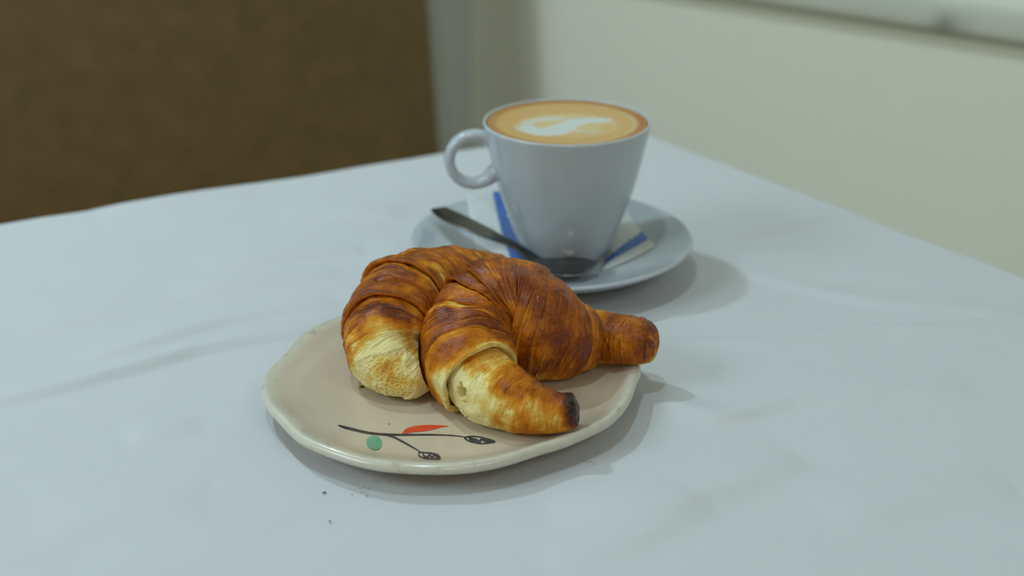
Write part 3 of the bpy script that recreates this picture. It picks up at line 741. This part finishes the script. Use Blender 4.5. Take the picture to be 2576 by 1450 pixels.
        bake = 0.53 + bd.get('base', 0) + 0.09 * sn + 0.07 * st + 0.06 * st2 + 0.08 * st3 + 0.06 * st4 + 0.20 * np.tanh(2.0 * patch) - 0.22 * bd.get('lam', 1) * lam * sstep(-0.1, 0.5, noise(tt * 2, sn * 2, ct * 2 + 0 * tt, seed + 30)) + 0.12 * noise(tt * 2.2, ct * 0.9 + 0 * tt, sn * 0.9 + 0 * tt, seed + 40)
        bake = bake + leaf_b * (1 - cr)
        bake = bake + 0.10 * noise(pos[..., 0] * 120, pos[..., 1] * 120, pos[..., 2] * 120, seed + 11)
        if not mid: bake = bake - bd.get('pale', 0.34) * sstep(0.42, 0.10, vv)
        dk = bd.get('dark', 0.22) * (0.6 + 0.8 * noise(np.cos(th) * 2, np.sin(th) * 2, 31 + k + seed))[None, :]
        if not tip: bake = bake + dk * gauss(vv, 0.97, 0.09 if not mid else 0.03)
        if mid: bake = bake + dk * gauss(vv, 0.02, 0.04)
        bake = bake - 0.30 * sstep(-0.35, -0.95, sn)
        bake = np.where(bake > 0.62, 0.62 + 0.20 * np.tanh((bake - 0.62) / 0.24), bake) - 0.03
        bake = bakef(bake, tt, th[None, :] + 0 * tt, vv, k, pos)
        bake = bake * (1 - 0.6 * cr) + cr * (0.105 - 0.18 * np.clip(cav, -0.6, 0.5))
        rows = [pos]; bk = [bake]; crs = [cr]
        # lip faces: turn the end of the wrap down and in
        def face(edge_row, dirn, bedge):
            out, bo = [], []
            for f, d in ((0.35, 0.0004), (0.7, 0.0003), (1.0, -0.0004), (1.5, -0.0018)):
                out.append(edge_row - nrm_e * (f * 0.0021) + T_e * dirn * d); bo.append(np.full(NTH, bedge - 0.06 * f))
            return np.array(out), np.array(bo)
        if not tip:
            nrm_e, T_e = nrm[-1], T[-1]
            a, b_ = face(pos[-1], sgn, bd.get('face', 0.5)); rows.append(a); bk.append(b_); crs.append(np.zeros_like(b_))
        if mid:
            nrm_e, T_e = nrm[0], T[0]
            a, b_ = face(pos[0], -sgn, bd.get('face', 0.5)); rows.insert(0, a[::-1]); bk.insert(0, b_[::-1]); crs.insert(0, np.zeros_like(b_))
        pos = np.vstack(rows); bake = np.clip(np.vstack(bk), 0, 1); cr = np.vstack(crs)
        if push is not None:
            flat_ = pos.reshape(-1, 3)
            best = np.full(len(flat_), 1e9); vec = np.zeros_like(flat_); rb = np.zeros(len(flat_))
            for c_ in push:
                d = flat_ - c_[:3]; q_ = np.linalg.norm(d, axis=1) - c_[3]
                m_ = q_ < best; best[m_] = q_[m_]; vec[m_] = d[m_] / (np.linalg.norm(d[m_], axis=1)[:, None] + 1e-9)
            flat_ = flat_ + vec * np.where(best < 0, -best, 0)[:, None]
            pos = flat_.reshape(pos.shape)
        # rest on the plate
        zp = plate_z(pos[..., 0], pos[..., 1]) + 0.0004
        g_ = pos[..., 2] - zp; sft = 0.0018
        pos[..., 2] = zp + np.where(g_ > sft * 2, g_, sft * np.log1p(np.exp(np.clip(g_ / sft, -30, 30)))) * 1.0
        nr_ = pos.shape[0]; Fc = grid_faces(nr_, NTH, True)
        if sgn < 0: Fc = Fc[:, ::-1]
        fc = cr.ravel()[Fc].mean(1) > 0.5
        Vf = pos.reshape(-1, 3)
        def emit(name, F_, m_):
            u, inv = np.unique(F_, return_inverse=True)
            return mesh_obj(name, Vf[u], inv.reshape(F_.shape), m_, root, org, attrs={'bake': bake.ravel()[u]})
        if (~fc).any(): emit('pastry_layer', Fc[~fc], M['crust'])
        if fc.sum() > 50: emit('crumb', Fc[fc], M['crumb'])['label'] = 'torn pale yellow inner crumb'
    return root

def ctrl_from(L): return [(*at(x, y, z), rw, rh) for x, y, z, rw, rh in L]
FRONT = ctrl_from([
    (1458, 1042, .0195, .0068, .0090), (1390, 1040, .0195, .0100, .0100), (1300, 1015, .0215, .0140, .0135), (1222, 970, .0245, .0175, .0165), (1180, 905, .0290, .0200, .0205),
    (1200, 840, .0330, .0225, .0250), (1270, 808, .0355, .0245, .0275), (1350, 827, .0322, .0232, .0234), (1422, 847, .0270, .0182, .0176), (1500, 848, .0235, .0132, .0134), (1582, 861, .0235, .0114, .0118), (1657, 868, .0240, .0102, .0108)])
LEFT = ctrl_from([
    (1090, 968, .0170, .0080, .0080), (1035, 942, .0205, .0138, .0108), (985, 908, .0245, .0170, .0145), (974, 862, .0290, .0200, .0198), (992, 803, .0308, .0210, .0210),
    (1045, 758, .0312, .0212, .0212), (1105, 736, .0292, .0198, .0198), (1165, 716, .0265, .0165, .0165), (1215, 695, .0235, .0125, .0130), (1262, 682, .0205, .0085, .0090)])

def bake_front(b, t, th, v, k, pos):
    out = np.abs((th - PI + PI) % (2 * PI) - PI)               # angle from the outer (camera) side
    d = np.abs((th - PI + PI) % (2 * PI) - PI)
    side = gauss(th, 1.08 * PI, 0.62)
    if k == 5:                                                    # last wrap to the near tip
        nn = noise(pos[..., 0] * 130, pos[..., 1] * 130, pos[..., 2] * 130, 4)
        f = sstep(1.6, 2.3, t + 0.35 * nn)
        lowside = sstep(0.62 * PI, 0.86 * PI, th + 0.35 * nn) * sstep(1.75 * PI, 1.4 * PI, th)
        b = b + 0.10 * (1 - lowside)
        b = b - (0.11 + 0.49 * f) * lowside + 0.22 * (1 - f) * sstep(1.1 * PI, 1.6 * PI, th)
        b = b + 0.60 * sstep(1.05, 0.15, t + 0.4 * nn - 0.35 * sstep(1.15 * PI, 1.45 * PI, th))
    if k == 4: b = b - 0.22 * sstep(0.25, 0.75, v) * gauss(th, PI, 1.0) - 0.25 * sstep(0.6, 1.0, v)
    if k in (6, 7): b = b - 0.03
    if k == 7: b = b + 0.34 * sstep(10.35, 11.0, t) * (0.7 + 0.5 * noise(pos[..., 0] * 200, pos[..., 1] * 200, pos[..., 2] * 200))
    return b
def crumb_front(t, th, v, k):
    if k != 5: return np.zeros_like(t)
    n_ = 0.18 * noise(t * 4, th * 3, 2)
    return sstep(1.85, 2.25, t + n_) * sstep(0.72, 0.84, th / PI + 0.3 * n_) * sstep(1.42, 1.3, th / PI + 0.3 * n_)
B_front = [
    dict(t=(5.36, 8.15), n=250, mid=True, id=(1, 2), lift=0.0022, lip=0.0010, bulge=0.0012, dark=0.3, skew=(.34, 0), base=0.07, lam=0.3),
    dict(t=(5.36, 4.98), n=80, id=(1, 9), lift=0.0016, lip=0.0010, bulge=0.0006, pale=0.12, hook=1.6, skew=(.34, .34), base=0.05, lam=0.6),
    dict(t=(4.98, 4.55), n=80, id=(9, 3), lift=0.0010, lip=0.0004, bulge=0.0008, pale=0.14, skew=(.34, .34)),
    dict(t=(4.55, 3.86), n=130, id=(3, 4), lift=0.0009, lip=0.0003, bulge=0.0012, pale=0.50, face=0.2, skew=(.34, 0.05), base=0.15),
    dict(t=(3.86, 3.20), n=110, id=(4, 5), lift=0.0012, lip=0.0012, bulge=0.0010, pale=0.12, face=0.1, dark=0.0, skew=(.05, 0)),
    dict(t=(3.20, 0.0), n=280, tip=True, id=(5, 6), lift=0.0004, bulge=0.0006, round=0.10, leaves=0.35, holes=5, ragged=0.0016),
    dict(t=(8.15, 8.7), n=80, id=(2, 7), lift=0.0008, lip=0.0004, bulge=0.0008, pale=0.2),
    dict(t=(8.7, 11.0), n=170, tip=True, id=(7, 8), lift=0.0004, bulge=0.0006, round=0.30, pale=0.3, ragged=0.0012),
]
forg = np.array([0.005, 0.645, 0.009])
croissant('glossy brown croissant in front, one torn horn pointing to the right plate rim', FRONT, B_front, bake_front, crumb_front,
          [(2.90, 0.95 * PI, 0.12, 0.18, 0.0095), (2.80, 1.16 * PI, 0.11, 0.14, 0.0065)], forg, 1)

fs = np.linspace(0, 11, 260); fc_ = catmull(np.array(FRONT), fs)
push = np.c_[fc_[:, :3], np.minimum(fc_[:, 3], fc_[:, 4]) + 0.0030]
def bake_left(b, t, th, v, k, pos):
    if k == 3:
        nn = noise(pos[..., 0] * 130, pos[..., 1] * 130, pos[..., 2] * 130, 4)
        t2 = t + 0.16 * nn
        b = b + 0.16 * gauss(t2, 3.0, 0.28)
        b = b - 0.34 * sstep(2.75, 2.25, t2) - 0.30 * sstep(2.45, 1.95, t2) * sstep(0.40 * PI, 0.62 * PI, th + 0.3 * nn)
        b = b - 0.25 * sstep(0.9 * PI, 1.35 * PI, th) * sstep(3.2, 2.4, t)
    return b
def crumb_left(t, th, v, k):
    if k != 3: return np.zeros_like(t)
    n_ = 0.22 * noise(t * 3, np.cos(th) * 2, 6 + np.sin(th) * 2)
    d = np.hypot((t - 1.25) / 0.80, (th / PI - 1.0) / 0.38)
    return sstep(1.12, 0.92, d + 1.2 * n_)
B_left = [
    dict(t=(4.62, 6.9), n=200, mid=True, id=(1, 2), lift=0.0022, lip=0.0014, bulge=0.0010, hook=1.8, dark=0.3),
    dict(t=(4.62, 3.98), n=90, id=(1, 3), lift=0.0012, lip=0.0008, bulge=0.0010, pale=0.28),
    dict(t=(3.98, 3.42), n=90, id=(3, 4), lift=0.0010, lip=0.0005, bulge=0.0008, pale=0.12),
    dict(t=(3.42, 0.0), n=260, tip=True, rag=0.55, leaves=0.7, id=(4, 6), lift=0.0006, bulge=0.0010, round=0.2, pale=0.05),
    dict(t=(6.9, 7.7), n=80, id=(2, 7), lift=0.0010, lip=0.0008, bulge=0.001),
    dict(t=(7.7, 9.0), n=100, tip=True, id=(7, 8), lift=0.0006, bulge=0.0006, round=0.2),
]
lorg = np.array([-0.052, 0.68, 0.009])
croissant('glossy brown croissant behind, its blunt torn end showing yellow crumb at left', LEFT, B_left, bake_left, crumb_left, [], lorg, 5, push, 0.0012)

# ------------------------------------------------------------------ crumbs
rnd = random.Random(4)
def speck(px, size, label, on_p=False, group=None, squash=0.5):
    import bmesh
    p = on_plate(px, 0) if on_p else at(px[0], px[1], 0)
    bm = bmesh.new(); bmesh.ops.create_icosphere(bm, subdivisions=2, radius=1)
    sd = rnd.random() * 50; rot = rnd.random() * PI
    V = []
    for v in bm.verts:
        f = 1 + 0.45 * float(noise(v.co.x * 1.3 + sd, v.co.y * 1.3, v.co.z * 1.3))
        x, y = v.co.x * 1.5 * f, v.co.y * 0.8 * f
        V.append((p[0] + size * (x * math.cos(rot) - y * math.sin(rot)), p[1] + size * (x * math.sin(rot) + y * math.cos(rot)), p[2] + size * squash * (0.9 + v.co.z * f)))
    Fc = [[v.index for v in f.verts] for f in bm.faces]; bm.free()
    o = mesh_obj('crumb', V, Fc, M['speck'], org=p)
    return tag(o, label, 'crumb', group)
speck((911, 975), 0.0010, 'dark brown crumb on the plate below the left croissant', True)
speck((816, 1241), 0.00062, 'largest dark crumb on the tablecloth, below left of the plate')
speck((830, 1313), 0.00055, 'reddish crumb on the tablecloth nearest the bottom left of plate')
for px in ((917, 1226), (929, 1230), (910, 1239), (922, 1246), (924, 1250), (906, 1230), (886, 1245), (914, 1189), (946, 1212)):
    speck(px, 0.00026, 'tiny toasted crumb scattered on the cloth just below the plate', False, 'tiny crumbs below the plate')
speck((979, 1068), 0.0003, 'tiny speck on the plate above the red leaf', True)

# a loose thread on the cloth
tp = np.array([at(x, y, 0.0003) for x, y in smooth_prof(np.array([(1466, 1157), (1473, 1163), (1481, 1163), (1489, 1162), (1495, 1168), (1503, 1168)], float), 6)])
tb_ = np.linspace(0, 2 * PI, 6, endpoint=False)
V = np.stack([tp[:, None, 0] + 0.00004 * np.cos(tb_), tp[:, None, 1] + 0.00004 * np.sin(tb_) * 0.5, tp[:, None, 2] + 0.00005 * np.sin(tb_ + 0.6)], -1)
tag(mesh_obj('thread', V.reshape(-1, 3), grid_faces(len(tp), 6, True), M['speck'], org=tp[0]), 'short fine thread lying on the tablecloth right of the plate', 'thread')
